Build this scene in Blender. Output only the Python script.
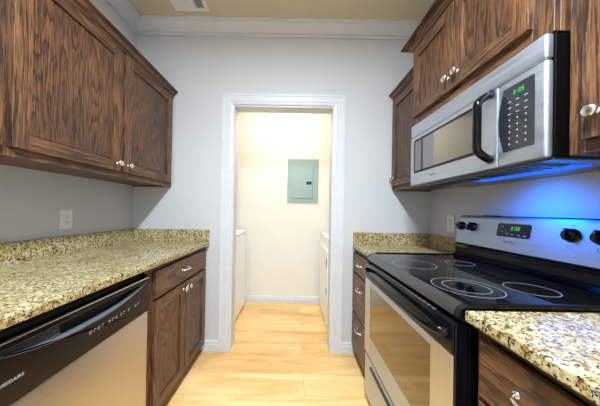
import bpy, bmesh, math, random
from mathutils import Vector, Matrix
C = bpy.context.scene
for o in list(bpy.data.objects): bpy.data.objects.remove(o)
random.seed(5)

# ------------------------------------------------------------------ camera
F_PX, YAW, PITCH, ROLL = 219.8, 0.0009, 0.0041, -0.0171
SX, SY = -6.8, 6.9
cam = bpy.data.cameras.new('camera'); co = bpy.data.objects.new('camera', cam)
C.collection.objects.link(co); C.camera = co
cam.sensor_width = 36; cam.lens = 36*F_PX/600
cam.shift_x = -SX/600; cam.shift_y = SY/600; cam.clip_start = .02
fw = Vector((math.sin(YAW)*math.cos(PITCH), math.cos(YAW)*math.cos(PITCH), math.sin(PITCH)))
r0 = fw.cross(Vector((0, 0, 1))).normalized(); u0 = r0.cross(fw)
cr, sr = math.cos(ROLL), math.sin(ROLL)
R_ = r0*cr - u0*sr; U_ = r0*sr + u0*cr
m = Matrix((R_, U_, -fw)).transposed().to_4x4(); m.translation = Vector((1.345, -1.854, 1.185))
co.matrix_world = m

# ------------------------------------------------------------------ world, lights, exposure
C.view_settings.view_transform = 'Standard'; C.view_settings.look = 'None'
C.view_settings.gamma = 1; C.view_settings.use_curve_mapping = False
C.view_settings.exposure = 0.2
w = bpy.data.worlds.new('world'); C.world = w; w.use_nodes = True
w.node_tree.nodes['Background'].inputs[0].default_value = (.55, .72, 1, 1)
w.node_tree.nodes['Background'].inputs[1].default_value = 1.0
def area(name, loc, target, sx, sy, energy, col, spread=180):
    l = bpy.data.lights.new(name, 'AREA'); l.shape = 'RECTANGLE'; l.size = sx; l.size_y = sy
    l.energy = energy; l.color = col; l.spread = math.radians(spread)
    o = bpy.data.objects.new(name, l); C.collection.objects.link(o); o.location = loc
    o.rotation_euler = (Vector(target)-Vector(loc)).to_track_quat('-Z', 'Y').to_euler()
    return o
area('window_daylight', (1.25, -4.66, 1.5), (1.25, 0, 1.5), 1.7, 1.5, 19, (.82, .89, 1))
area('kitchen_fixture_light', (1.32, -1.95, 2.655), (1.32, -1.95, 0), .14, 1.1, 96, (.77, .895, 1))
area('laundry_fixture_light', (1.25, .42, 2.66), (1.25, .42, 0), .3, .3, 13, (1, .95, .84))
area('cooktop_lamp_light', (2.33, -.89, 1.340), (2.50, -.86, 1.12), .07, .46, 3.3, (.0, .19, 1), 125)

# ------------------------------------------------------------------ materials
def mat(name):
    m = bpy.data.materials.new(name); m.use_nodes = True
    nt = m.node_tree; b = nt.nodes['Principled BSDF']
    return m, nt, b
def N(nt, t, **kw):
    n = nt.nodes.new(t)
    for k, v in kw.items():
        if k[0] == '_': n.inputs[k[1:].replace('_', ' ')].default_value = v
        else: setattr(n, k, v)
    return n
def L(nt, a, b): nt.links.new(a, b)
def ramp(nt, fac, stops, interp='LINEAR'):
    r = N(nt, 'ShaderNodeValToRGB'); r.color_ramp.interpolation = interp
    while len(r.color_ramp.elements) < len(stops): r.color_ramp.elements.new(.5)
    for e, (p, c) in zip(r.color_ramp.elements, stops): e.position = p; e.color = (*c, 1)
    L(nt, fac, r.inputs[0]); return r.outputs[0]
def mix(nt, a, b, fac, blend='MIX'):
    x = N(nt, 'ShaderNodeMix', data_type='RGBA', blend_type=blend)
    for i, v in ((0, fac), (6, a), (7, b)):
        if isinstance(v, (int, float)): x.inputs[i].default_value = v
        elif isinstance(v, tuple): x.inputs[i].default_value = (*v, 1)
        else: L(nt, v, x.inputs[i])
    return x.outputs[2]
def coords(nt, scale=(1, 1, 1), rand=True):
    tc = N(nt, 'ShaderNodeTexCoord'); mp = N(nt, 'ShaderNodeMapping')
    mp.inputs['Scale'].default_value = scale
    if rand:
        oi = N(nt, 'ShaderNodeObjectInfo'); mm = N(nt, 'ShaderNodeMath', operation='MULTIPLY'); mm.inputs[1].default_value = 31
        L(nt, oi.outputs['Random'], mm.inputs[0])
        va = N(nt, 'ShaderNodeVectorMath', operation='ADD')
        L(nt, mp.outputs[0], va.inputs[0]); L(nt, mm.outputs[0], va.inputs[1]); out = va.outputs[0]
    else: out = mp.outputs[0]
    L(nt, tc.outputs['Object'], mp.inputs[0]); return out
def bump(nt, b, h, strength, dist=.002):
    bp = N(nt, 'ShaderNodeBump'); bp.inputs['Strength'].default_value = strength; bp.inputs['Distance'].default_value = dist
    L(nt, h, bp.inputs['Height']); L(nt, bp.outputs[0], b.inputs['Normal'])
def noise(nt, v, s, d=2, r=.5, dist=0):
    n = N(nt, 'ShaderNodeTexNoise'); n.inputs['Scale'].default_value = s; n.inputs['Detail'].default_value = d
    n.inputs['Roughness'].default_value = r; n.inputs['Distortion'].default_value = dist
    L(nt, v, n.inputs['Vector']); return n.outputs['Fac']

def wood(name, along, tint=(1, 1, 1), rings=13, fig=8.0, st=.10):
    m, nt, b = mat(name)
    t = lambda c: tuple(c[i]*tint[i]*(1.04, .93, .92)[i] for i in range(3))
    sc = [1, 1, 1]; sc['xyz'.index(along)] = st
    v = coords(nt, tuple(sc))
    n = noise(nt, v, fig, 1.5, .5, .3)
    jit = noise(nt, v, 95, 3, .7)                                   # ragged edge of the growth rings
    a1 = N(nt, 'ShaderNodeMath', operation='MULTIPLY_ADD'); a1.inputs[1].default_value = rings; L(nt, n, a1.inputs[0])
    a2 = N(nt, 'ShaderNodeMath', operation='MULTIPLY'); a2.inputs[1].default_value = .85; L(nt, jit, a2.inputs[0]); L(nt, a2.outputs[0], a1.inputs[2])
    fr = N(nt, 'ShaderNodeMath', operation='FRACT'); L(nt, a1.outputs[0], fr.inputs[0])
    col = ramp(nt, fr.outputs[0], [(0, t((.215, .112, .050))), (.45, t((.175, .088, .038))), (.70, t((.115, .060, .029))), (.88, t((.050, .029, .019))), (1, t((.15, .077, .036)))])
    sc2 = [1, 1, 1]; sc2['xyz'.index(along)] = .05
    p = noise(nt, coords(nt, tuple(sc2)), 230, 3, .65)
    pr = ramp(nt, p, [(.40, (.22, .20, .22)), (.50, (.85, .85, .85)), (.62, (1.2, 1.16, 1.1))])
    col = mix(nt, col, pr, .85, 'MULTIPLY')
    bl = noise(nt, coords(nt, (1, 1, .6)), 4.0, 2)
    br = ramp(nt, bl, [(.35, (.60, .60, .68)), (.65, (1.16, 1.06, .92))])
    col = mix(nt, col, br, .8, 'MULTIPLY')
    L(nt, col, b.inputs['Base Color'])
    b.inputs['Roughness'].default_value = .46
    b.inputs['Coat Weight'].default_value = .10; b.inputs['Coat Roughness'].default_value = .35
    bump(nt, b, p, .3, .0012)
    return m
def plain(name, col, rough=.5, metal=0, spec=.5, coat=0, coatr=.05):
    m, nt, b = mat(name)
    v = coords(nt, (1, 1, 1), False); n = noise(nt, v, 14, 2)
    c = ramp(nt, n, [(.3, tuple(x*.97 for x in col)), (.7, tuple(min(1, x*1.02) for x in col))])
    L(nt, c, b.inputs['Base Color'])
    b.inputs['Roughness'].default_value = rough; b.inputs['Metallic'].default_value = metal
    b.inputs['Specular IOR Level'].default_value = spec
    b.inputs['Coat Weight'].default_value = coat; b.inputs['Coat Roughness'].default_value = coatr
    return m
def brushed(name, col, along, rough=.3):
    m, nt, b = mat(name)
    sc = [1, 1, 1]; sc['xyz'.index(along)] = .012
    v = coords(nt, tuple(sc), False); n = noise(nt, v, 260, 2)
    c = ramp(nt, n, [(.3, tuple(x*.93 for x in col)), (.7, tuple(min(1, x*1.04) for x in col))])
    L(nt, c, b.inputs['Base Color']); b.inputs['Metallic'].default_value = 1
    r = ramp(nt, n, [(.3, (rough*.85,)*3), (.7, (rough*1.15,)*3)]); L(nt, r, b.inputs['Roughness'])
    bump(nt, b, n, .08, .0006)
    return m
def paint(name, col, rough=.6, bs=.10, scale=60):
    m, nt, b = mat(name)
    v = coords(nt, (1, 1, 1), False); n = noise(nt, v, scale, 3, .55)
    n2 = noise(nt, v, 1.6, 2)
    c = ramp(nt, n2, [(.3, tuple(x*.98 for x in col)), (.7, tuple(min(1, x*1.015) for x in col))])
    L(nt, c, b.inputs['Base Color']); b.inputs['Roughness'].default_value = rough
    bump(nt, b, n, bs, .006); return m
def emit(name, col, s):
    m, nt, b = mat(name); b.inputs['Base Color'].default_value = (*[x*.3 for x in col], 1)
    b.inputs['Emission Color'].default_value = (*col, 1); b.inputs['Emission Strength'].default_value = s; return m

M = {}
for a in 'xyz': M['w'+a] = wood('stained_oak_'+a, a)
M['wpanel'] = wood('stained_oak_panel', 'z', (.82, .80, .84), 13, 12, .14)
M['wall'] = paint('grey_wall_paint', (.59, .595, .60))
M['lwall'] = paint('cream_wall_paint', (.80, .775, .715), .6, .06)
M['ceil'] = paint('tan_ceiling_paint', (.66, .58, .44), .8, .25, 90)
M['white'] = plain('white_trim_paint', (.66, .675, .70), .4)
M['enamel'] = plain('white_enamel', (.90, .90, .89), .22)
M['plate'] = plain('white_plastic', (.82, .82, .84), .35)
M['dark'] = plain('dark_void', (.012, .012, .012), .8)
M['black'] = plain('black_gloss_plastic', (.004, .004, .006), .14, 0, .25)
M['blackm'] = plain('black_matte_metal', (.002, .002, .002), .5, 0, .06)
M['brownblack'] = plain('brown_black_panel', (.012, .007, .005), .22, 0, .3)
M['slate'] = plain('slate_and_lip_sheen', (.10, .11, .13), .22)
M['nickel'] = plain('satin_nickel', (.78, .75, .70), .24, 1)
M['green'] = plain('grey_green_enamel', (.29, .39, .375), .42)
M['steel_y'] = brushed('brushed_steel_y', (.55, .60, .68), 'y', .5)
M['steel_z'] = brushed('brushed_steel_z', (.62, .62, .62), 'z', .36)
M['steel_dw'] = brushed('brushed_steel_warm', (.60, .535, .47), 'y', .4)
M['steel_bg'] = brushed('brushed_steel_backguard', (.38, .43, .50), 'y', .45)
M['glass'] = plain('black_ceramic_glass', (.003, .003, .004), .04, 0, .32)
M['oven_glass'] = plain('smoked_oven_glass', (.022, .014, .008), .05, .0, 1.0, 1, .02)
M['ring'] = plain('burner_marking', (.30, .32, .36), .3)
M['trimgrey'] = plain('dark_chrome_trim', (.13, .135, .15), .2, 1)
M['filter'] = plain('grease_filter', (.22, .23, .25), .3, 1)
M['text_light'] = plain('light_print', (.42, .42, .46), .5)
M['text_dark'] = plain('dark_print', (.04, .045, .07), .5)
M['led'] = emit('green_led', (.03, .8, .10), .55)
M['lamp'] = emit('blue_lamp_lens', (.01, .12, 1), 1.0)
M['diff'] = emit('ceiling_lamp_diffuser', (.95, .97, 1), 3.0)
# smoked oven glass should mirror strongly
for k in ('oven_glass',):
    b = M[k].node_tree.nodes['Principled BSDF']; b.inputs['IOR'].default_value = 1.45; b.inputs['Coat IOR'].default_value = 1.5
    b.inputs['Coat Tint'].default_value = (1, .88, .68, 1)
mwg = plain('microwave_window_glass', (.035, .033, .030), .05, 0, 1.0, 1, .02)
mwg.node_tree.nodes['Principled BSDF'].inputs['IOR'].default_value = 1.7
mwg.node_tree.nodes['Principled BSDF'].inputs['Coat IOR'].default_value = 1.6
M['mw_glass'] = mwg
M['key_glass'] = plain('keypad_glass', (.022, .024, .030), .07, 0, .7)
# granite
def granite():
    m, nt, b = mat('speckled_granite')
    v = coords(nt, (1, 1, 1), False)
    wob = N(nt, 'ShaderNodeTexNoise'); wob.inputs['Scale'].default_value = 55; wob.inputs['Detail'].default_value = 3; L(nt, v, wob.inputs['Vector'])
    va = N(nt, 'ShaderNodeVectorMath', operation='MULTIPLY_ADD'); va.inputs[1].default_value = (.022,)*3
    L(nt, wob.outputs['Color'], va.inputs[0]); L(nt, v, va.inputs[2]); vv = va.outputs[0]
    base = ramp(nt, noise(nt, vv, 64, 3, .65), [(.30, (.10, .06, .022)), (.385, (.33, .205, .07)), (.455, (.48, .37, .155)), (.55, (.61, .54, .325)), (.74, (.41, .41, .32))])
    big = ramp(nt, noise(nt, v, 7, 2, .5), [(.35, (.86, .76, .58)), (.55, (1, 1, 1)), (.75, (1.04, 1.04, 1.06))])
    col = mix(nt, base, big, .8, 'MULTIPLY')
    vo = N(nt, 'ShaderNodeTexVoronoi', feature='F1'); vo.inputs['Scale'].default_value = 185; vo.inputs['Randomness'].default_value = 1; L(nt, vv, vo.inputs['Vector'])
    sp = N(nt, 'ShaderNodeSeparateColor'); L(nt, vo.outputs['Color'], sp.inputs[0])
    k1 = ramp(nt, sp.outputs[0], [(.0, (1, 1, 1)), (.34, (1, 1, 1)), (.35, (0, 0, 0))])
    k2 = ramp(nt, vo.outputs['Distance'], [(.36, (1, 1, 1)), (.55, (0, 0, 0))])
    k = mix(nt, k1, k2, 1.0, 'MULTIPLY')
    fleck = ramp(nt, sp.outputs[1], [(.0, (.016, .014, .014)), (.72, (.04, .032, .025)), (.80, (.13, .028, .018)), (.9, (.17, .145, .10))], 'CONSTANT')
    col = mix(nt, col, fleck, k)
    f2 = noise(nt, vv, 120, 2, .6)
    kk = ramp(nt, f2, [(.39, (1, 1, 1)), (.43, (0, 0, 0))])
    col = mix(nt, col, (.05, .04, .03), kk)
    L(nt, col, b.inputs['Base Color']); b.inputs['Roughness'].default_value = .20
    b.inputs['Specular IOR Level'].default_value = .3
    return m
M['granite'] = granite()
def floorm():
    m, nt, b = mat('light_maple_planks')
    tc = N(nt, 'ShaderNodeTexCoord'); v = tc.outputs['Object']
    br = N(nt, 'ShaderNodeTexBrick'); br.offset = .37; br.offset_frequency = 2
    br.inputs['Scale'].default_value = 1; br.inputs['Brick Width'].default_value = 1.22; br.inputs['Row Height'].default_value = .192
    br.inputs['Mortar Size'].default_value = .0009; br.inputs['Mortar Smooth'].default_value = .3; br.inputs['Bias'].default_value = 0
    br.inputs['Color1'].default_value = (0, 0, 0, 1); br.inputs['Color2'].default_value = (1, 1, 1, 1); br.inputs['Mortar'].default_value = (.5, .5, .5, 1)
    mp = N(nt, 'ShaderNodeMapping'); mp.inputs['Location'].default_value = (.55, .06, 0); L(nt, v, mp.inputs[0]); L(nt, mp.outputs[0], br.inputs['Vector'])
    mp2 = N(nt, 'ShaderNodeMapping'); mp2.inputs['Scale'].default_value = (.14, 1, 1); L(nt, v, mp2.inputs[0])
    off = N(nt, 'ShaderNodeVectorMath', operation='MULTIPLY_ADD'); off.inputs[1].default_value = (5, 5, 5)
    L(nt, br.outputs['Color'], off.inputs[0]); L(nt, mp2.outputs[0], off.inputs[2])
    g = noise(nt, off.outputs[0], 11, 4, .6, .8)
    col = ramp(nt, g, [(.25, (.68, .37, .12)), (.45, (.85, .53, .205)), (.6, (.91, .62, .28)), (.8, (.93, .69, .37))])
    pt = ramp(nt, br.outputs['Color'], [(0, (.90, .86, .80)), (.5, (1, 1, 1)), (1, (1.06, 1.07, 1.10))])
    col = mix(nt, col, pt, 1, 'MULTIPLY')
    col = mix(nt, col, (.34, .20, .09), br.outputs['Fac'])
    L(nt, col, b.inputs['Base Color']); b.inputs['Roughness'].default_value = .33
    return m
M['floor'] = floorm()

# ------------------------------------------------------------------ mesh helpers
class MB:
    def __init__(s): s.v = []; s.f = []; s.mi = []; s.sm = []; s.mats = []
    def _m(s, m):
        if m not in s.mats: s.mats.append(m)
        return s.mats.index(m)
    def add(s, vs, fs, m, smooth=False):
        b = len(s.v); s.v += [tuple(v) for v in vs]
        i = s._m(m)
        for f in fs: s.f.append([b+k for k in f]); s.mi.append(i); s.sm.append(smooth)
        return s
    def box(s, x0, x1, y0, y1, z0, z1, m, bev=0, seg=1):
        x0, x1 = sorted((x0, x1)); y0, y1 = sorted((y0, y1)); z0, z1 = sorted((z0, z1))
        bm = bmesh.new(); bmesh.ops.create_cube(bm, size=1)
        for v in bm.verts: v.co = Vector(((x0+x1)/2+v.co.x*(x1-x0), (y0+y1)/2+v.co.y*(y1-y0), (z0+z1)/2+v.co.z*(z1-z0)))
        if bev:
            bev = min(bev, .45*min(x1-x0, y1-y0, z1-z0))
            bmesh.ops.bevel(bm, geom=bm.edges[:], offset=bev, segments=seg, profile=.5, affect='EDGES')
        bm.verts.index_update()
        s.add([v.co for v in bm.verts], [[v.index for v in f.verts] for f in bm.faces], m, seg > 2); bm.free(); return s
    def prism(s, poly, a0, a1, axis, m, smooth=False):
        """poly = 2D points in the plane normal to axis, order (other axes in xyz order)"""
        def P(p, a):
            p = list(p); i = 'xyz'.index(axis); p.insert(i, a); return p
        n = len(poly); vs = [P(p, a0) for p in poly]+[P(p, a1) for p in poly]
        fs = [[i, (i+1) % n, n+(i+1) % n, n+i] for i in range(n)]
        b = len(s.v); s.add(vs, fs, m, smooth); i = s._m(m)
        bm = bmesh.new(); vv = [bm.verts.new(v) for v in vs[:n]]; f = bm.faces.new(vv)
        r = bmesh.ops.triangulate(bm, faces=[f]); bm.verts.index_update()
        tris = [[v.index for v in t.verts] for t in bm.faces]; bm.free()
        for t in tris:
            s.f.append([b+k for k in t]); s.f.append([b+n+k for k in reversed(t)]); s.mi += [i, i]; s.sm += [False, False]
        return s
    def lathe(s, c, ax, prof, m, seg=24, smooth=True):
        ax = Vector(ax).normalized(); u = ax.orthogonal().normalized(); w_ = ax.cross(u); c = Vector(c)
        vs = []; fs = []
        for (r, h) in prof:
            for k in range(seg):
                a = 2*math.pi*k/seg; vs.append(c+ax*h+(u*math.cos(a)+w_*math.sin(a))*r)
        for i in range(len(prof)-1):
            for k in range(seg):
                fs.append([i*seg+k, i*seg+(k+1) % seg, (i+1)*seg+(k+1) % seg, (i+1)*seg+k])
        fs.append(list(range(seg))[::-1]); fs.append([(len(prof)-1)*seg+k for k in range(seg)])
        return s.add(vs, fs, m, smooth)
    def tube(s, pts, r, m, seg=10, ry=None, up=(0, 0, 1)):
        pts = [Vector(p) for p in pts]; vs = []; fs = []; n = len(pts)
        for i, p in enumerate(pts):
            t = (pts[min(i+1, n-1)]-pts[max(i-1, 0)]).normalized()
            u = Vector(up); u = (u-t*u.dot(t)).normalized(); w_ = t.cross(u)
            rr = r[i] if isinstance(r, (list, tuple)) else r
            r2 = (ry if ry is not None else rr)
            for k in range(seg):
                a = 2*math.pi*k/seg; vs.append(p+u*math.cos(a)*rr+w_*math.sin(a)*r2)
        for i in range(n-1):
            for k in range(seg): fs.append([i*seg+k, i*seg+(k+1) % seg, (i+1)*seg+(k+1) % seg, (i+1)*seg+k])
        fs.append(list(range(seg))[::-1]); fs.append([(n-1)*seg+k for k in range(seg)])
        return s.add(vs, fs, m, True)
    def profile_strip(s, prof, p0, p1, out, m, e0=0, e1=0):
        """sweep profile [(d out, z)] from p0 to p1 (xy); e0/e1: mitre shift of the end per unit of d"""
        p0 = Vector((*p0, 0)); p1 = Vector((*p1, 0)); o = Vector((*out, 0)); t = (p1-p0).normalized()
        A = [p0+o*d-t*(e0*d)+Vector((0, 0, z)) for d, z in prof]; B = [p1+o*d+t*(e1*d)+Vector((0, 0, z)) for d, z in prof]
        n = len(prof)
        return s.add(A+B, [[i, (i+1) % n, n+(i+1) % n, n+i] for i in range(n)]+[list(range(n))[::-1], list(range(n, 2*n))], m)
    def build(s, name, parent=None):
        off = Vector((0, 0, 0)); q = parent
        while q is not None: off += q.location; q = q.parent
        me = bpy.data.meshes.new(name); me.from_pydata([Vector(v)-off for v in s.v], [], s.f)
        for m_ in s.mats: me.materials.append(m_)
        me.polygons.foreach_set('material_index', s.mi); me.polygons.foreach_set('use_smooth', s.sm)
        bm = bmesh.new(); bm.from_mesh(me); bmesh.ops.recalc_face_normals(bm, faces=bm.faces[:]); bm.to_mesh(me); bm.free()
        o = bpy.data.objects.new(name, me); C.collection.objects.link(o)
        if parent is not None: o.parent = parent
        return o
def struct(name, mb): o = mb.build(name); o['kind'] = 'structure'; return o
def thing(name, label, cat, loc, group=None):
    o = bpy.data.objects.new(name, None); o.empty_display_size = .1; C.collection.objects.link(o); o.location = loc
    o['label'] = label; o['category'] = cat
    if group: o['group'] = group
    return o
def text_mesh(name, txt, size, origin, right, up, mt, parent, extr=.0004, sx=1.0):
    cu = bpy.data.curves.new('t', 'FONT'); cu.body = txt; cu.size = size; cu.extrude = extr
    cu.align_x = 'CENTER'; cu.align_y = 'CENTER'; cu.resolution_u = 3
    to = bpy.data.objects.new('t', cu); C.collection.objects.link(to)
    bpy.context.view_layer.update()
    me = bpy.data.meshes.new_from_object(to.evaluated_get(bpy.context.evaluated_depsgraph_get()))
    r = Vector(right); u = Vector(up); n = r.cross(u)
    off = Vector((0, 0, 0)); q = parent
    while q is not None: off += q.location; q = q.parent
    for v in me.vertices: v.co = Vector(origin)+r*(v.co.x*sx)+u*v.co.y+n*v.co.z-off
    bpy.data.objects.remove(to); bpy.data.curves.remove(cu)
    me.materials.clear(); me.materials.append(mt)
    me.name = name; o = bpy.data.objects.new(name, me); C.collection.objects.link(o); o.parent = parent
    return o

# ------------------------------------------------------------------ dimensions
W, H, YB, YR = 2.50, 2.743, 0.0, -4.6
LT = .115; LY1 = LT+.86     # laundry room beyond the back wall
OX0, OX1, OZ = .822, 1.686, 2.078
# ------------------------------------------------------------------ structure
struct('floor', MB().box(-.1, W+.1, YR-.1, LY1+.1, -.06, 0, M['floor']))
struct('ceiling', MB().box(-.1, W+.1, YR-.1, LY1+.1, H, H+.08, M['ceil']))
struct('wall_left', MB().box(-.1, 0, YR-.1, 0, 0, H, M['wall']))
struct('wall_right', MB().box(W, W+.1, YR-.1, 0, 0, H, M['wall']))
b = MB()
b.box(-.1, OX0, 0, LT-.004, 0, H, M['wall']); b.box(OX1, W+.1, 0, LT-.004, 0, H, M['wall']); b.box(OX0, OX1, 0, LT-.004, OZ, H, M['wall'])
b.box(-.1, OX0, LT-.004, LT, 0, H, M['lwall']); b.box(OX1, W+.1, LT-.004, LT, 0, H, M['lwall']); b.box(OX0, OX1, LT-.004, LT, OZ, H, M['lwall'])
struct('wall_back', b)
struct('wall_laundry_left', MB().box(-.1, 0, LT, LY1, 0, H, M['lwall']))
struct('wall_laundry_right', MB().box(W, W+.1, LT, LY1, 0, H, M['lwall']))
struct('wall_laundry_back', MB().box(-.1, W+.1, LY1, LY1+.1, 0, H, M['lwall']))
WX0, WX1, WZ0, WZ1 = .4, 2.1, .75, 2.25
b = MB(); b.box(-.1, WX0, YR-.1, YR, 0, H, M['wall']); b.box(WX1, W+.1, YR-.1, YR, 0, H, M['wall'])
b.box(WX0, WX1, YR-.1, YR, 0, WZ0, M['wall']); b.box(WX0, WX1, YR-.1, YR, WZ1, H, M['wall']); struct('wall_front', b)
b = MB()
for x in (WX0, (WX0+WX1)/2-.025, WX1-.05): b.box(x, x+.05, YR-.07, YR-.03, WZ0, WZ1, M['white'])
for z in (WZ0, (WZ0+WZ1)/2-.025, WZ1-.05): b.box(WX0, WX1, YR-.07, YR-.03, z, z+.05, M['white'])
struct('window_1', b)
# crown moulding of the room
cp = [(0, 2.645), (.014, 2.645), (.016, 2.655), (.008, 2.660), (.010, 2.668), (.020, 2.672), (.034, 2.686), (.060, 2.708), (.068, 2.718), (.076, 2.720), (.078, 2.730), (.084, 2.732), (.084, H-.0005), (0, H-.0005)]
struct('trim_1', MB().profile_strip(cp, (0, 0), (W, 0), (0, -1), M['white'], -1, -1))
struct('trim_2', MB().profile_strip(cp, (0, YR), (0, 0), (1, 0), M['white'], 0, -1))
struct('trim_3', MB().profile_strip(cp, (W, YR), (W, 0), (-1, 0), M['white'], 0, -1))
# door casing
CW = .088
def casing_profile(): return [(0, 0), (0, .010), (.012, .013), (.020, .013), (.026, .017), (.066, .017), (.072, .021), (CW, .021), (CW, 0)]
b = MB()
def cas(side):
    pr = casing_profile(); vs = []
    for z, mit in ((0, 0), (OZ, 1)):
        for (a, t) in pr:
            x = OX0-a+.005 if side < 0 else OX1+a-.005
            vs.append((x, -t, z+(a-.005 if mit else 0)))
    n = len(pr); fs = [[i, (i+1) % n, n+(i+1) % n, n+i] for i in range(n)]+[list(range(n)), list(range(n, 2*n))]
    b.add(vs, fs, M['white'])
cas(-1); cas(1)
pr = casing_profile(); vs = []
for sgn in (-1, 1):
    for (a, t) in pr: vs.append(((OX0-a+.005) if sgn < 0 else (OX1+a-.005), -t, OZ+a-.005))
n = len(pr); b.add(vs, [[i, (i+1) % n, n+(i+1) % n, n+i] for i in range(n)], M['white'])
struct('trim_4', b)
b = MB(); J = .018
b.box(OX0, OX0+J, 0.0, LT, 0, OZ, M['white']); b.box(OX1-J, OX1, 0.0, LT, 0, OZ, M['white']); b.box(OX0+J, OX1-J, 0.0, LT, OZ-J, OZ, M['white'])
struct('trim_5', b)
bp = [(0, 0), (.014, 0), (.014, .055), (.010, .062), (.010, .078), (.005, .088), (0, .088)]
struct('baseboard_back_left', MB().profile_strip(bp, (.60, 0), (OX0-CW+.005, 0), (0, -1), M['white']))
struct('baseboard_back_right', MB().profile_strip(bp, (OX1+CW-.005, 0), (1.90, 0), (0, -1), M['white']))
struct('baseboard_laundry', MB().profile_strip(bp, (0, LY1), (W, LY1), (0, -1), M['white']))

# ------------------------------------------------------------------ cabinet kit
class Face:
    """s=+1: cabinet faces +X (left wall); s=-1: faces -X. d = distance out of the face plane"""
    def __init__(f, xf, s): f.xf = xf; f.s = s
    def X(f, d): return f.xf+f.s*d
    def box(f, mb, d0, d1, y0, y1, z0, z1, m, bev=.0015, seg=1): mb.box(f.X(d0), f.X(d1), y0, y1, z0, z1, m, bev, seg)
def knob_mesh(f, d, y, z):
    return MB().lathe((f.X(d), y, z), (f.s, 0, 0), [(.009, -.001), (.009, .002), (.0055, .004), (.005, .013), (.0085, .016), (.0155, .0185), (.0165, .022), (.0155, .026), (.010, .0285), (.003, .0292)], M['nickel'])
def pull_mesh(f, d, y, z, half=.042):
    b = MB(); pts = []; rr = []
    for i in range(13):
        t = i/12; a = math.pi*t
        pts.append((f.X(d-.001+.030*math.sin(a)**.6), y-half*math.cos(a), z)); rr.append(.0048)
    b.tube(pts, rr, M['nickel'], 10, ry=.0035)
    for q in (-1, 1): b.lathe((f.X(d), y+q*half, z), (f.s, 0, 0), [(.0085, -.001), (.0085, .003), (.006, .005)], M['nickel'], 14)
    return b
def shaker(f, y0, y1, z0, z1, parent, knob=None, d=0, t=.019, st=.057, name='door'):
    """frame-and-panel door between y0<y1, z0<z1, back on plane d"""
    b = MB(); g = .0012
    f.box(b, d, d+t, y0, y0+st, z0, z1, M['wz'], .0005); f.box(b, d, d+t, y1-st, y1, z0, z1, M['wz'], .0005)
    f.box(b, d, d+t-.0004, y0+st-g, y1-st+g, z0, z0+st, M['wy'], .0005); f.box(b, d, d+t-.0004, y0+st-g, y1-st+g, z1-st, z1, M['wy'], .0005)
    # inner edges; gap around the panel added to form dark shadow lines
    i0, i1, j0, j1 = y0+st, y1-st, z0+st, z1-st
    dr = b.build(name, parent)
    p = MB(); f.box(p, d+.0005, d+.003, i0-.002, i1+.002, j0-.002, j1+.002, M['wpanel'], 0); f.box(p, d+.002, d+t-.009, i0+.004, i1-.004, j0+.004, j1-.004, M['wpanel'], .0006)
    p.build('door_panel', dr)
    if knob: knob_mesh(f, d+t, *knob).build('knob', dr)
    return dr
def slab_front(f, y0, y1, z0, z1, parent, pull=None, t=.019, name='drawer'):
    b = MB(); f.box(b, 0, t, y0, y1, z0, z1, M['wy'], .002, 1); dr = b.build(name, parent)
    if pull: pull_mesh(f, t, *pull).build('pull_handle', dr)
    return dr
def face_frame(f, y0, y1, z0, z1, rails, stiles, parent, sw=.038, rw=.038):
    b = MB(); g = .0006
    f.box(b, -.019, 0, y0, y0+sw, z0, z1, M['wz'], .001); f.box(b, -.019, 0, y1-sw, y1, z0, z1, M['wz'], .001)
    for s_ in stiles: f.box(b, -.019, -g, s_-sw/2, s_+sw/2, z0+rw, z1-rw, M['wz'], .0008)
    for (a, c) in rails: f.box(b, -.019, -g, y0+sw, y1-sw, a, c, M['wy'], .0008)
    return b.build('face_frame', parent)
def crown(f, y0, y1, zb, parent, wallx, end0=True, end1=False, h=.055, pj=.045):
    """cabinet crown along the face y0..y1; returns on the exposed ends"""
    prof = [(0, zb), (.010, zb), (.012, zb+.004), (.010, zb+.009), (.006, zb+.010), (.007, zb+.014), (.014, zb+.017), (.024, zb+.026), (.031, zb+.037), (.030, zb+.040), (.036, zb+.041), (.038, zb+.045), (pj, zb+.046), (pj, zb+h), (0, zb+h)]
    b = MB(); b.profile_strip(prof, (f.xf, y0), (f.xf, y1), (f.s, 0), M['wy'], 1 if end0 else 0, 1 if end1 else 0)
    if end0: b.profile_strip(prof, (wallx, y0), (f.xf, y0), (0, -1), M['wx'], 0, 1)
    if end1: b.profile_strip(prof, (wallx, y1), (f.xf, y1), (0, 1), M['wx'], 0, 1)
    return b.build('crown_moulding', parent)

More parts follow.
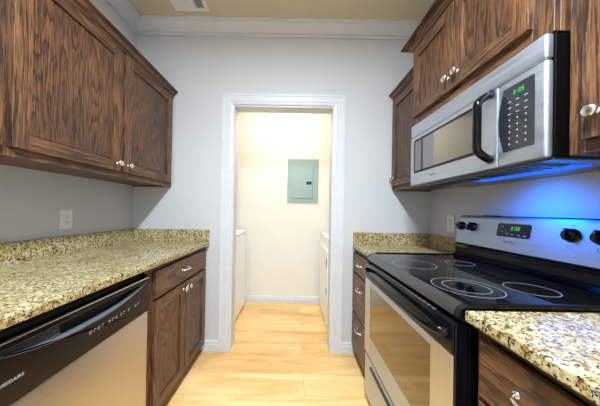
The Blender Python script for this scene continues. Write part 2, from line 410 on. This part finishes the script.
FL = Face(.315, 1); FR = Face(2.182, -1); FMW = Face(2.117, -1)
ZU0, ZU1 = 1.365, 2.128
def upper(f, y0, y1, z0, z1, wallx, label, doors, name='wall_cabinet', stiles=(), end0=False, end1=False, zb=None, pj=.045, rail=.038, door_z=None, knobz=None, crown_y=None, group=None, sw=.038):
    t = thing(name, label, 'cabinet', ((wallx+f.xf)/2, (y0+y1)/2, z0), group)
    b = MB(); x0, x1 = sorted((wallx, f.X(-.019)))
    k = .016
    b.box(x0, x1, y0, y0+k, z0, z1, M['wz'], .0008); b.box(x0, x1, y1-k, y1, z0, z1, M['wz'], .0008)
    b.box(x0, x1, y0+k, y1-k, z0+.010, z0+.024, M['wy']); b.box(x0, x1, y0+k, y1-k, z1-.016, z1, M['wy'])
    b.box(*sorted((wallx, wallx+f.s*.006)), y0+k, y1-k, z0+.024, z1-.016, M['wz'])
    b.build('cabinet_box', t)
    face_frame(f, y0, y1, z0, z1, [(z0, z0+rail), (z1-.038, z1)], stiles, t, sw)
    for (a, c, kn) in doors: shaker(f, a, c, (door_z or (z0+.034, z1-.022))[0], (door_z or (z0+.034, z1-.022))[1], t, kn)
    crown(f, y0 if crown_y is None else crown_y[0], y1 if crown_y is None else crown_y[1], (zb or z1)-.012, t, wallx, end0, end1, pj=pj)
    return t
g = .002
upper(FL, -1.078, -g, ZU0, ZU1, g, 'dark oak two-door wall cabinet on the left wall, reaching the back wall', [(-1.066, -.565, (-.592, 1.442)), (-.541, -.038, (-.513, 1.442))], stiles=(-.550,))
upper(FL, -1.86, -1.080, ZU0, ZU1, g, 'dark oak wall cabinet at the left picture edge, only a sliver in view', [(-1.848, -1.470, (-1.50, 1.442)), (-1.464, -1.092, (-1.43, 1.442))], stiles=(-1.467,))
upper(FR, -.436, -g, ZU0, ZU1, W-g, 'narrow single-door wall cabinet between back wall and microwave', [(-.418, -.020, (-.048, 1.47))])
MY0, MY1 = -1.200, -.440
upper(FMW, MY0, MY1, 1.738, 2.232, W-g, 'short two-door oak cabinet above the microwave', [(-1.143, -.806, (-.835, 1.850)), (-.802, -.455, (-.772, 1.850))], stiles=(-.804,), end1=True, rail=.055, door_z=(1.788, 2.208), pj=.064, sw=.062)
upper(Face(2.160, -1), -1.98, -1.204, 1.362, ZU1+.09, W-g, 'tall oak wall cabinet at the right picture edge with one round knob in view', [(-1.968, -1.607, (-1.64, 1.445)), (-1.601, -1.246, (-1.276, 1.463))], stiles=(-1.604,))

# ------------------------------------------------------------------ base cabinets
ZC = .914; ZS = .884; ZT = .060
BL = Face(.612, 1); BR = Face(1.870, -1)
def base(f, y0, y1, wallx, label, build, stiles=(), rails=(), name='base_cabinet', sw=.038):
    t = thing(name, label, 'cabinet', ((wallx+f.xf)/2, (y0+y1)/2, 0))
    b = MB(); x0, x1 = sorted((wallx, f.X(-.019))); k = .016
    b.box(x0, x1, y0, y0+k, ZT, ZS-.001, M['wz'], .0008); b.box(x0, x1, y1-k, y1, ZT, ZS-.001, M['wz'], .0008)
    b.box(x0, x1, y0+k, y1-k, ZT, ZT+.016, M['wy']); b.box(*sorted((wallx, wallx+f.s*.006)), y0+k, y1-k, ZT, ZS-.001, M['wz'])
    b.build('cabinet_box', t)
    b = MB(); b.box(wallx, f.X(-.055), y0, y1, 0, ZT, M['wy'], 0); b.build('toe_kick', t)
    face_frame(f, y0, y1, ZT, ZS-.001, [(ZT, ZT+.045), (ZS-.030, ZS-.001)]+list(rails), stiles, t, sw)
    build(t); return t
def bl(t):
    slab_front(BL, -.694, -.030, .708, .852, t, (-.376, .785))
    shaker(BL, -.700, -.372, .085, .692, t, (-.400, .655)); shaker(BL, -.364, -.030, .085, .692, t, (-.336, .655))
base(BL, -.760, -g, g, 'oak base cabinet with one wide drawer over two doors, between dishwasher and doorway', bl, (), [(.690, .712)], sw=.072)
def brf(t):
    for (a, c) in ((.705, .852), (.385, .692), (.085, .372)): slab_front(BR, -.418, -.022, a, c, t, (-.22, {.705: .785, .385: .60, .085: .30}[a]))
base(BR, -.440, -g, W-g, 'narrow oak three-drawer base cabinet between range and doorway wall', brf, (), [(.690, .707), (.370, .387)])
def brn(t):
    for (a, c) in ((.700, .850), (.385, .686), (.085, .372)): slab_front(BR, -1.66, -1.262, a, c, t, (-1.405, {.700: .783, .385: .60, .085: .30}[a]))
base(BR, -1.700, -1.238, W-g, 'oak drawer base cabinet at the lower right, on the near side of the range', brn, (), [(.684, .702), (.370, .387)])
def blf(t):
    slab_front(BL, -1.98, -1.40, .708, .852, t, None); shaker(BL, -1.98, -1.693, .085, .692, t, (-1.72, .655)); shaker(BL, -1.687, -1.40, .085, .692, t, (-1.66, .655))
base(BL, -2.02, -1.376, g, 'oak base cabinet on the near side of the dishwasher, out of view', blf, (), [(.690, .712)])

# ------------------------------------------------------------------ countertops
def top(name, label, x0, x1, y0, y1, splashes):
    t = thing(name, label, 'countertop', ((x0+x1)/2, (y0+y1)/2, ZS))
    MB().box(x0, x1, y0, y1, ZS, ZC, M['granite'], .004, 2).build('slab', t)
    for s_ in splashes: MB().box(*s_, ZC-.001, 1.014, M['granite'], .002).build('backsplash', t)
top('countertop', 'long speckled granite countertop on the left above the dishwasher', g, .648, -2.03, -g, [(g, .022, -2.03, -g), (.022, .647, -.022, -g)])
top('countertop', 'small granite countertop between the back wall and the range', W-.648, W-g, -.443, -g, [(W-.022, W-g, -.443, -g), (W-.646, W-.022, -.022, -g)])
top('countertop', 'granite countertop at the lower right, near side of the range', W-.668, W-g, -1.71, -1.236, [(W-.022, W-g, -1.71, -1.236)])

# ------------------------------------------------------------------ dishwasher
D0, D1 = -1.370, -.766
t = thing('dishwasher', 'stainless dishwasher with black control panel under the left counter', 'dishwasher', (.33, (D0+D1)/2, 0))
f = Face(.612, 1)
b = MB(); b.box(.03, .600, D0, D1, .10, .872, M['blackm'], .002); b.box(.05, .555, D0+.01, D1-.01, .0, .10, M['blackm']); b.build('tub_body', t)
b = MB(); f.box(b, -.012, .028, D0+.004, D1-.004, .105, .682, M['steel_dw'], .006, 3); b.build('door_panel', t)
b = MB()
dc = (D0+D1)/2; hw = (D1-D0)/2-.006
def arc(y, zmid=.774, zend=.832): return zmid+(zend-zmid)*abs((y-dc)/hw)**2.3
ys = [D0+.006+2*hw*i/28 for i in range(29)]
poly = [(ys[0], .685), (ys[-1], .685)]+[(y, arc(y)) for y in reversed(ys)]
b.prism(poly, f.X(-.01), f.X(.030), 'x', M['brownblack'])
b.box(f.X(-.01), f.X(-.002), D0+.006, D1-.006, .76, .862, M['dark'])
b.box(f.X(-.005), f.X(.030), D0+.006, D0+.016, .825, .862, M['brownblack'], .001); b.box(f.X(-.005), f.X(.030), D1-.016, D1-.006, .825, .862, M['brownblack'], .001)
cpnl = b.build('control_panel', t)
b = MB(); vs = []
for y in ys:
    e = 1-abs((y-dc)/hw)**2.3
    vs += [(f.X(.0306), y, arc(y)), (f.X(.0295), y, arc(y)+.004*e+.001), (f.X(.006), y, arc(y)+.012*e+.002), (f.X(.006), y, arc(y)-.004)]
fs = []
for i in range(len(ys)-1):
    for k in range(4): fs.append([i*4+k, i*4+(k+1) % 4, (i+1)*4+(k+1) % 4, (i+1)*4+k])
b.add(vs, fs, M['slate'], True); b.build('pocket_lip', cpnl)  # same black plastic as the panel; ceiling-light sheen painted as a lighter grey
b = MB(); f.box(b, .0, .033, D0+.006, D1-.006, .829, .850, M['black'], .003, 2); b.build('handle_bar', t)
b = MB(); f.box(b, .0325, .0345, D0+.01, D1-.01, .8465, .8505, M['nickel'], 0); b.build('bright_edge', t)
b = MB()
for i in range(7): f.box(b, -.001, .022-.0012*i, D0+.012, dc-.105, .7885+.0062*i, .7915+.0062*i, M['slate'], 0)
b.build('vent_grille', t)
text_mesh('brand_lettering', 'FRIGIDAIRE', .0115, (f.X(.0305), -1.300, .744), (0, 1, 0), (0, 0, 1), M['text_light'], t)
for (ya, n_) in ((-1.085, 4), (-1.005, 3), (-.948, 2), (-.905, 1), (-.865, 2)):
    b = MB()
    for i in range(n_):
        y = ya+i*.0165
        f.box(b, .0300, .0306, y, y+.010, .7475+.001*(i % 2), .7495+.001*(i % 2), M['text_light'], 0)
        f.box(b, .0300, .0306, y+.001, y+.003, .7405, .7440, M['text_light'], 0)
        if i % 2 == 0: f.box(b, .0300, .0306, y+.005, y+.009, .7405, .7420, M['text_light'], 0)
    b.build('button_legend', cpnl)


# ------------------------------------------------------------------ range
R0, R1 = -1.228, -.447
t = thing('kitchen_range', 'freestanding stainless range with black glass cooktop on the right', 'stove', (2.15, (R0+R1)/2, 0))
b = MB(); b.box(1.857, 2.47, R0+.004, R1-.004, .03, .895, M['blackm'], .002)
for yy in (R0+.03, R1-.03):
    for xx in (1.93, 2.42): b.lathe((xx, yy, 0), (0, 0, 1), [(.018, 0), (.018, .03)], M['blackm'], 12)
b.build('oven_body', t)
b = MB(); b.box(1.872, 2.405, R0, R1, .896, .925, M['glass'], .003, 2); ct = b.build('cooktop_glass', t)
b = MB()
b.prism([(1.8725, .9255), (1.850, .9225), (1.832, .912), (1.824, .898), (1.824, .886), (1.8725, .886)], R0+.022, R1-.012, 'y', M['trimgrey']); b.build('front_trim', t)
for (ya, yc) in ((R0, R0+.0215), (R1-.0115, R1)):
    b = MB(); b.prism([(1.8725, .9262), (1.850, .9232), (1.831, .9125), (1.823, .898), (1.823, .885), (1.8725, .885)], ya, yc, 'y', M['black']); b.build('end_cap', t)
MB().box(1.873, 2.40, R1-.014, R1, .9245, .930, M['black'], .001).build('side_rim', t); MB().box(1.873, 2.40, R0, R0+.010, .9245, .929, M['black'], .001).build('side_rim', t)
def ring(name, cx, cy, radii):
    b = MB()
    for r in radii:
        vs = []; n = 64
        for k in range(n):
            a = 2*math.pi*k/n
            for (rr, z) in ((r-.0011, .9249), (r+.0011, .9249), (r+.0011, .9254), (r-.0011, .9254)): vs.append((cx+rr*math.cos(a), cy+rr*math.sin(a), z))
        b.add(vs, [[4*k+j, 4*k+(j+1) % 4, 4*((k+1) % n)+(j+1) % 4, 4*((k+1) % n)+j] for k in range(n) for j in range(4)], M['ring'])
    b.build(name, ct)
ring('burner_ring', 1.965, -1.070, (.104, .070)); ring('burner_ring', 2.180, -1.085, (.070,))
ring('burner_ring', 1.965, -.735, (.098,)); ring('burner_ring', 2.225, -.700, (.062,))
# oven door
f = Face(1.857, -1); T = .042
b = MB()
f.box(b, 0, T-.004, R0+.008, R1-.002, .312, .868, M['black'], .003, 2); door = b.build('oven_door', t)
GY0, GY1, GZ0, GZ1 = -1.112, -.535, .432, .742
b = MB()
f.box(b, T-.006, T, R0+.012, GY0, .318, .772, M['steel_z'], .0012); f.box(b, T-.006, T, GY1, R1-.004, .318, .772, M['steel_z'], .0012)
f.box(b, T-.006, T, GY0, GY1, .318, GZ0, M['steel_y'], .0012); f.box(b, T-.006, T, GY0, GY1, GZ1, .772, M['steel_y'], .0012)
b.build('stainless_frame', door)
b = MB(); f.box(b, T-.008, T-.0025, GY0-.002, GY1+.002, GZ0-.002, GZ1+.002, M['oven_glass'], 0); b.build('oven_window', door)
b = MB(); f.box(b, T-.006, T+.003, R0+.010, R1-.003, .776, .866, M['black'], .006, 3); b.build('door_top_band', door)
b = MB(); f.box(b, -.004, .012, R0+.012, R1-.006, .870, .884, M['dark'], 0)
for i in range(22):
    y = R0+.10+i*.027; f.box(b, T-.010, T-.001, y, y+.018, .8665, .8690, M['slate'], 0)
b.build('vent_slot', t)
b = MB(); pts = []; rr = []
HY0, HY1 = R0+.030, R1-.030
for i in range(25):
    u = i/24; y = HY0+(HY1-HY0)*u; e = min(u, 1-u)
    d = T+.034*(1-math.exp(-e*22))+.010*math.sin(math.pi*u)
    pts.append((f.X(d), y, .826)); rr.append(.0125 if e > .02 else .016)
b.tube(pts, rr, M['black'], 14, ry=.010); b.build('door_handle', door)
b = MB(); f.box(b, 0, T-.004, R0+.012, R1-.004, .050, .300, M['steel_y'], .004, 2); dw = b.build('storage_drawer', t)
b = MB(); f.box(b, T-.006, T+.006, -1.12, -.555, .262, .272, M['trimgrey'], .002); f.box(b, T-.0045, T-.0035, -1.12, -.555, .244, .262, M['slate'], 0); b.build('drawer_grip', dw)
# backguard: steel face leaning back
GX0, GX1 = 2.385, 2.405
b = MB(); b.prism([(2.372, 1.012), (GX1-.004, 1.165), (2.408, 1.172), (2.418, 1.175), (2.475, 1.175), (2.475, 1.012)], R0, R1-.026, 'y', M['blackm']); b.build('backguard_body', t)
sl = (GX1-2.372)/(1.165-1.012)
def gx(z, d=0): return 2.372+(z-1.012)*(GX1-.004-2.372)/(1.165-1.012)-d
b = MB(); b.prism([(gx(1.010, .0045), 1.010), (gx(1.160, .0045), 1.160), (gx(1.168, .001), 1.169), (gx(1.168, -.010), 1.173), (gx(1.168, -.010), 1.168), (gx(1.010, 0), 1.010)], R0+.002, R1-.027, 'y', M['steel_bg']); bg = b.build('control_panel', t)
b = MB(); b.prism([(2.385, .9255), (2.372, .955), (2.375, 1.010), (2.475, 1.010), (2.475, .9255)], R0+.001, R1-.020, 'y', M['black'])
b.prism([(2.376, .984), (2.364, .984), (2.360, 1.000), (2.374, 1.004)], R0+.001, R1-.020, 'y', M['trimgrey'])
b.prism([(2.384, .928), (2.366, .928), (2.358, .945), (2.380, .950)], R0+.001, R1-.020, 'y', M['trimgrey'])
b.build('backguard_riser', t)
nrm = Vector((-1, 0, .19)).normalized(); upv = Vector((.19, 0, 1)).normalized()
def gpt(y, z, d=.0045): return Vector((gx(z), y, z))+nrm*d
def range_knob(y, z, r, ang, parent):
    b = MB(); c = gpt(y, z)
    b.lathe(c, nrm, [(r*1.12, -.001), (r*1.12, .002), (r, .003), (r*.95, .016), (r*.88, .019), (r*.4, .020)], M['black'], 28)
    rt = Vector((0, 1, 0)); g1 = rt*math.cos(ang)+upv*math.sin(ang); g2 = nrm.cross(g1)
    vs = []
    for (a, w_, h) in ((-.97, .20, .018), (.97, .20, .018), (.92, .13, .031), (-.92, .13, .031)):
        for q in (-1, 1): vs.append(c+g1*(a*r)+g2*(q*w_*r)+nrm*h)
    b.add(vs, [[0, 1, 3, 2], [2, 3, 5, 4], [4, 5, 7, 6], [6, 7, 1, 0], [0, 2, 4, 6], [1, 7, 5, 3]], M['black'])
    k = b.build('control_knob', parent)
    m_ = MB(); q0 = c+g1*(.45*r)+nrm*.0312; q1 = c+g1*(.88*r)+nrm*.0312
    m_.add([q0+g2*.0008, q0-g2*.0008, q1-g2*.0008, q1+g2*.0008, q0+g2*.0008+nrm*.0004, q0-g2*.0008+nrm*.0004, q1-g2*.0008+nrm*.0004, q1+g2*.0008+nrm*.0004],
           [[4, 5, 6, 7], [0, 1, 5, 4], [1, 2, 6, 5], [2, 3, 7, 6], [3, 0, 4, 7], [3, 2, 1, 0]], M['text_light']); m_.build('pointer', k)
for y, a in ((-.500, .3), (-.584, 1.9), (-1.035, 1.4), (-1.118, 1.4)): range_knob(y, 1.110, .0235, a, bg)
def obox(b, y0, y1, z0, z1, m, d=.0046, th=.0006):
    P = [gpt(y, z, q) for q in (d, d+th) for (y, z) in ((y0, z0), (y1, z0), (y1, z1), (y0, z1))]
    b.add(P, [[0, 1, 2, 3], [4, 5, 6, 7], [0, 1, 5, 4], [1, 2, 6, 5], [2, 3, 7, 6], [3, 0, 4, 7]], m)
def rrect(y0, y1, z0, z1, r, n=5):
    o = []
    for (cy, cz, a0) in ((y1-r, z1-r, 0), (y0+r, z1-r, 90), (y0+r, z0+r, 180), (y1-r, z0+r, 270)):
        for i in range(n+1):
            a = math.radians(a0+90*i/n); o.append((cy+r*math.cos(a), cz+r*math.sin(a)))
    return o
b = MB(); pl = rrect(-.895, -.738, 1.076, 1.140, .010); n = len(pl)
b.add([gpt(y, z, .004) for y, z in pl]+[gpt(y, z, .0065) for y, z in pl], [list(range(n, 2*n))]+[[i, (i+1) % n, n+(i+1) % n, n+i] for i in range(n)], M['glass'])
dsp = b.build('clock_display', bg)
SEG = {'0': 'abcdef', '1': 'bc', '2': 'abged', '3': 'abgcd', '4': 'fgbc', '5': 'afgcd', '6': 'afgedc', '7': 'abc', '8': 'abcdefg', '9': 'abfgcd', ':': ''}
def digits(b, txt, put, cy, cz, h, m):
    """put(b, u0,u1,v0,v1,m) draws a bar; u to the reader's right"""
    w_ = h*.52; th = h*.15; adv = w_*1.5; tot = sum(adv*(.5 if c == ':' else 1) for c in txt); u = -tot/2
    for c in txt:
        if c == ':':
            for q in (-.22, .22): put(b, cy+u+w_*.15, cy+u+w_*.15+th, cz+q*h-th/2, cz+q*h+th/2, m)
            u += adv*.5; continue
        for s_ in SEG[c]:
            r = {'a': (0, w_, h/2-th, h/2), 'g': (0, w_, -th/2, th/2), 'd': (0, w_, -h/2, -h/2+th), 'f': (0, th, 0, h/2), 'b': (w_-th, w_, 0, h/2), 'e': (0, th, -h/2, 0), 'c': (w_-th, w_, -h/2, 0)}[s_]
            put(b, cy+u+r[0], cy+u+r[1], cz+r[2], cz+r[3], m)
        u += adv
def put_range(b, u0, u1, v0, v1, m): obox(b, -u1, -u0, v0, v1, m, .0065, .0003)
b = MB(); digits(b, '2:32', put_range, .830, 1.1175, .016, M['led']); b.build('clock_digits', dsp)
for (y, z) in ((-.762, 1.125), (-.762, 1.100), (-.79, 1.091), (-.815, 1.088), (-.845, 1.086), (-.872, 1.086)): 
    b = MB(); obox(b, y-.008, y+.004, z, z+.0018, M['text_light'], .0065, .0003); b.build('button_legend', dsp)
text_mesh('brand_lettering', 'FRIGIDAIRE', .0105, gpt(-.805, 1.052, .0047), (0, -1, 0), upv, M['text_dark'], bg)
for y in (-.500, -.584):
    b = MB(); obox(b, y-.003, y+.003, 1.071, 1.0725, M['text_dark']); obox(b, y-.0008, y+.0008, 1.143, 1.147, M['text_dark']); obox(b, y-.003, y+.001, 1.0655, 1.067, M['text_dark']); b.build('knob_marking', bg)
for y in (-1.035, -1.118):
    b = MB()
    for (a0, a1, c0, c1) in ((-.008, .008, 1.062, 1.063), (-.008, .008, 1.073, 1.074), (-.008, -.007, 1.062, 1.074), (.007, .008, 1.062, 1.074)): obox(b, y+a0, y+a1, c0, c1, M['text_dark'])
    obox(b, y-.006, y+.006, 1.146, 1.148, M['text_dark'])
    for a in range(-4, 5):
        if abs(a) > 1: q = math.radians(a*32+90); obox(b, y+.032*math.cos(q)-.001, y+.032*math.cos(q)+.001, 1.110+.032*math.sin(q)-.001, 1.110+.032*math.sin(q)+.001, M['text_dark'])
    b.build('knob_marking', bg)
b = MB()
for i in range(7): b.box(2.43, 2.46, -.60-i*.012, -.606-i*.012, 1.1745, 1.178, M['blackm'])
b.build('vent_cap', t)

# ------------------------------------------------------------------ microwave
t = thing('microwave_oven', 'stainless over-the-range microwave above the black cooktop', 'microwave', (2.3, -.82, 1.355))
f = Face(2.122, -1)
b = MB(); b.box(2.122, W-.004, MY0, MY1, 1.362, 1.733, M['blackm'], .002); b.build('microwave_case', t)
b = MB(); f.box(b, 0, .025, MY0+.002, MY1-.002, 1.658, 1.734, M['steel_y'], .007, 3); b.build('vent_strip', t)
ZM0, ZM1 = 1.358, 1.655; YD = -1.042
b = MB(); f.box(b, 0, .025, YD+.001, MY1-.002, ZM0, ZM1, M['steel_y'], .004, 2); dr = b.build('microwave_door', t)
b = MB(); b.prism(rrect(-.965, -.480, 1.430, 1.634, .012), f.X(.020), f.X(.0258), 'x', M['black']); dwn = b.build('window_border', dr)
b = MB(); b.prism(rrect(-.953, -.494, 1.443, 1.621, .006), f.X(.0255), f.X(.0262), 'x', M['mw_glass']); b.build('door_window', dr)
b = MB(); pts = []
for i in range(21):
    u = i/20; e = math.sin(math.pi*u); k = min(1, min(u, 1-u)*5.5); k = math.sin(k*math.pi/2)
    pts.append((f.X(.024+.054*k), -1.014, 1.390+.256*u))
b.tube(pts, [.015]*21, M['black'], 14, ry=.014, up=(0, 1, 0)); b.build('door_handle', dr)
b = MB(); f.box(b, 0, .025, MY0+.001, YD-.001, ZM0, ZM1, M['steel_y'], .009, 3); cpn = b.build('control_section', t)
b = MB(); pl = [(-1.168, 1.626), (-1.168, 1.412), (-1.164, 1.406), (-1.066, 1.406)]
pl += [(-1.066+.020*math.sin(math.pi*i/10), 1.410+.216*i/10) for i in range(1, 10)]+[(-1.066, 1.630), (-1.162, 1.630)]  # bulge on this edge added in place of the handle's dark reflection
b.prism(pl, f.X(.020), f.X(.0262), 'x', M['key_glass']); kp = b.build('keypad_glass', cpn)
def put_mw(b, u0, u1, v0, v1, m): f.box(b, .0260, .0268, -u1, -u0, v0, v1, m, 0)
b = MB(); digits(b, '2:35', put_mw, 1.120, 1.604, .014, M['led']); b.build('clock_digits', kp)
b = MB()
for r_ in range(8):
    for c_ in range(3):
        y = -1.088-c_*.027; z = 1.577-r_*.0212; l = .0105 if r_ < 3 else .0045
        f.box(b, .0260, .0266, y-l/2, y+l/2, z-.0016, z+.0016 if r_ < 3 else z+.0035, M['text_light'], 0)
b.build('key_legends', kp)
text_mesh('brand_lettering', 'FRIGIDAIRE', .0105, (f.X(.0252), -.665, 1.396), (0, -1, 0), (0, 0, 1), M['text_dark'], dr)
b = MB(); b.box(2.13, W-.01, MY0+.01, MY1-.01, 1.354, 1.3625, M['filter'], .001)
b.build('bottom_plate', t)
for (a, c) in ((-.79, -.50), (-1.13, -.84)):
    b = MB(); b.box(2.15, 2.255, a, c, 1.350, 1.3545, M['filter'], .001)
    for i in range(9): b.box(2.152, 2.253, a+.012+(c-a-.03)*i/8, a+.016+(c-a-.03)*i/8, 1.3485, 1.3505, M['blackm'])
    b.build('grease_filter', t)
b = MB(); b.box(2.262, 2.33, -1.13, -.73, 1.3500, 1.3545, M['lamp'], .001); b.build('cooktop_lamp_lens', t)

# ------------------------------------------------------------------ outlets
def outlet(f, y, z, label, name, kind):
    t = thing(name, label, 'outlet', (f.xf, y, z-.058), None)
    b = MB(); f.box(b, 0, .005, y-.036, y+.036, z-.058, z+.058, M['plate'], .0025, 2); b.build('cover_plate', t)
    if kind == 'duplex':
        for q in (-.0195, .0195):
            b = MB(); b.lathe((f.X(.0045), y, z+q), (f.s, 0, 0), [(.0165, 0), (.0165, .0018), (.0155, .0024)], M['plate'], 24); so = b.build('socket', t)
            c = MB()
            for e in (-.0065, .0065): f.box(c, .0068, .0072, y+e-.0012, y+e+.0012, z+q-.002, z+q+.006, M['dark'], 0)
            c.lathe((f.X(.0068), y, z+q-.0085), (f.s, 0, 0), [(.0026, 0), (.0026, .0004)], M['dark'], 10)
            c.build('slots', so)
    else:
        b = MB(); f.box(b, .004, .008, y-.0165, y+.0165, z-.0335, z+.0335, M['plate'], .001); so = b.build('socket', t)
        c = MB()
        for q in (-.021, .021):
            for e in (-.0065, .0065): f.box(c, .0078, .0082, y+e-.0012, y+e+.0012, z+q-.002, z+q+.006, M['dark'], 0)
        f.box(c, .0078, .0090, y-.007, y+.007, z-.007, z-.001, M['text_light'], 0); f.box(c, .0078, .0090, y-.007, y+.007, z+.001, z+.007, M['text_light'], 0)
        c.build('slots', so)
outlet(Face(.0005, 1), -.552, 1.112, 'white duplex outlet on the left wall above the granite backsplash', 'wall_outlet', 'duplex')
outlet(Face(W-.0005, -1), -.250, 1.112, 'white rectangular outlet on the right wall beside the range control panel', 'wall_outlet', 'gfci')

# ------------------------------------------------------------------ laundry room contents
t = thing('electrical_panel', 'grey-green breaker panel on the laundry back wall', 'electrical panel', (1.465, LY1, 1.29))
b = MB(); b.box(1.268, 1.662, LY1-.014, LY1-.0005, 1.290, 1.850, M['green'], .004, 2); pn = b.build('panel_cover', t)
b = MB(); b.box(1.335, 1.592, LY1-.0175, LY1-.0135, 1.345, 1.742, M['green'], .0015); pd = b.build('panel_door', t)
b = MB(); b.box(1.513, 1.575, LY1-.021, LY1-.017, 1.525, 1.562, M['black'], .001); b.box(1.535, 1.555, LY1-.024, LY1-.020, 1.534, 1.553, M['slate'], .001); b.build('latch', pd)
b = MB(); b.box(1.330, 1.597, LY1-.0150, LY1-.0137, 1.340, 1.345, M['text_dark']); b.box(1.592, 1.596, LY1-.0150, LY1-.0137, 1.345, 1.742, M['text_dark']); b.build('door_gap', pn)
for x in (1.29, 1.64):
    for z in (1.40, 1.74): MB().lathe((x, LY1-.0135, z), (0, -1, 0), [(.006, 0), (.006, .002), (.003, .003)], M['nickel'], 12).build('screw', pn)

t = thing('washing_machine', 'white laundry machine inside the doorway on the left', 'washing machine', (.42, .55, 0))
b = MB(); b.box(.085, .762, .165, .905, .025, .905, M['enamel'], .006, 2); b.box(.10, .74, .18, .89, 0, .026, M['dark']); b.build('machine_cabinet', t)
b = MB(); b.box(.083, .766, .163, .907, .906, .936, M['enamel'], .010, 3); lidp = b.build('machine_top', t)
b = MB(); b.box(.25, .745, .20, .87, .935, .942, M['enamel'], .003, 2); b.build('lid', lidp)
b = MB(); b.prism([(.083, .9355), (.22, .9355), (.20, 1.01), (.15, 1.06), (.083, 1.06)], .163, .907, 'y', M['enamel']); b.build('control_console', t)
t = thing('clothes_dryer', 'white laundry machine with square door inside the doorway on the right', 'dryer', (2.0, .55, 0))
b = MB(); b.box(1.698, 2.38, .165, .905, .025, .895, M['enamel'], .006, 2); b.box(1.72, 2.36, .18, .89, 0, .026, M['dark']); b.build('machine_cabinet', t)
b = MB(); b.box(1.692, 2.382, .163, .907, .896, .926, M['enamel'], .010, 3); b.build('machine_top', t)
b = MB(); b.prism([(2.382, .9255), (2.245, .9255), (2.265, 1.00), (2.315, 1.05), (2.382, 1.05)], .163, .907, 'y', M['enamel']); b.build('control_console', t)
b = MB(); b.box(1.684, 1.699, .27, .80, .27, .80, M['enamel'], .006, 2); dd = b.build('dryer_door', t)
for z in (.40, .68): MB().box(1.680, 1.6845, .30, .32, z-.035, z+.035, M['slate'], .001).build('hinge', dd)

# ------------------------------------------------------------------ ceiling things
t = thing('ceiling_vent', 'white louvred air register in the ceiling near the left wall', 'vent', (.535, -.265, H))
VX0, VX1, VY0, VY1 = .402, .664, -.395, -.135
b = MB()
b.box(VX0, VX1, VY1-.028, VY1, H-.008, H-.0005, M['plate'], .002); b.box(VX0, VX1, VY0, VY0+.028, H-.008, H-.0005, M['plate'], .002)
b.box(VX0, VX0+.028, VY0+.027, VY1-.027, H-.008, H-.0005, M['plate'], .002); b.box(VX1-.028, VX1, VY0+.027, VY1-.027, H-.008, H-.0005, M['plate'], .002)
b.box(VX0+.02, VX1-.02, VY0+.02, VY1-.02, H-.002, H-.0005, M['dark'])
b.build('vent_frame', t)
b = MB(); xi0, xi1, yi0, yi1 = VX0+.028, VX1-.028, VY0+.028, VY1-.028; xs = xi1-.062
n = 14
for i in range(n):
    y = yi0+(yi1-yi0)*(i+.5)/n
    b.prism([(y-.0075, H-.003), (y-.0060, H-.003), (y+.0075, H-.010), (y+.0060, H-.010)], xi0, xs, 'x', M['plate'])
for i in range(5):
    x = xs+(xi1-xs)*(i+.6)/5
    b.prism([(x+.004, H-.010), (x+.0052, H-.010), (x-.0030, H-.003), (x-.0042, H-.003)], yi0, yi1, 'y', M['plate'])
b.box(xs-.002, xs+.001, yi0, yi1, H-.010, H-.003, M['plate'])
b.build('louvres', t)
t = thing('ceiling_light', 'flat rectangular ceiling light above the aisle, behind the viewer', 'ceiling light', (1.32, -1.95, H))
b = MB(); b.box(1.04, 1.60, -2.53, -1.37, H-.05, H-.001, M['white'], .004); b.build('light_housing', t)
b = MB(); b.box(1.06, 1.58, -2.51, -1.39, H-.07, H-.049, M['diff'], .004); b.build('diffuser', t)
t = thing('ceiling_light', 'small round ceiling light in the laundry room', 'ceiling light', (1.25, .42, H))
b = MB(); b.lathe((1.25, .42, H-.001), (0, 0, -1), [(.16, 0), (.16, .02), (.14, .055), (.08, .068)], M['diff'], 32); b.build('diffuser', t)
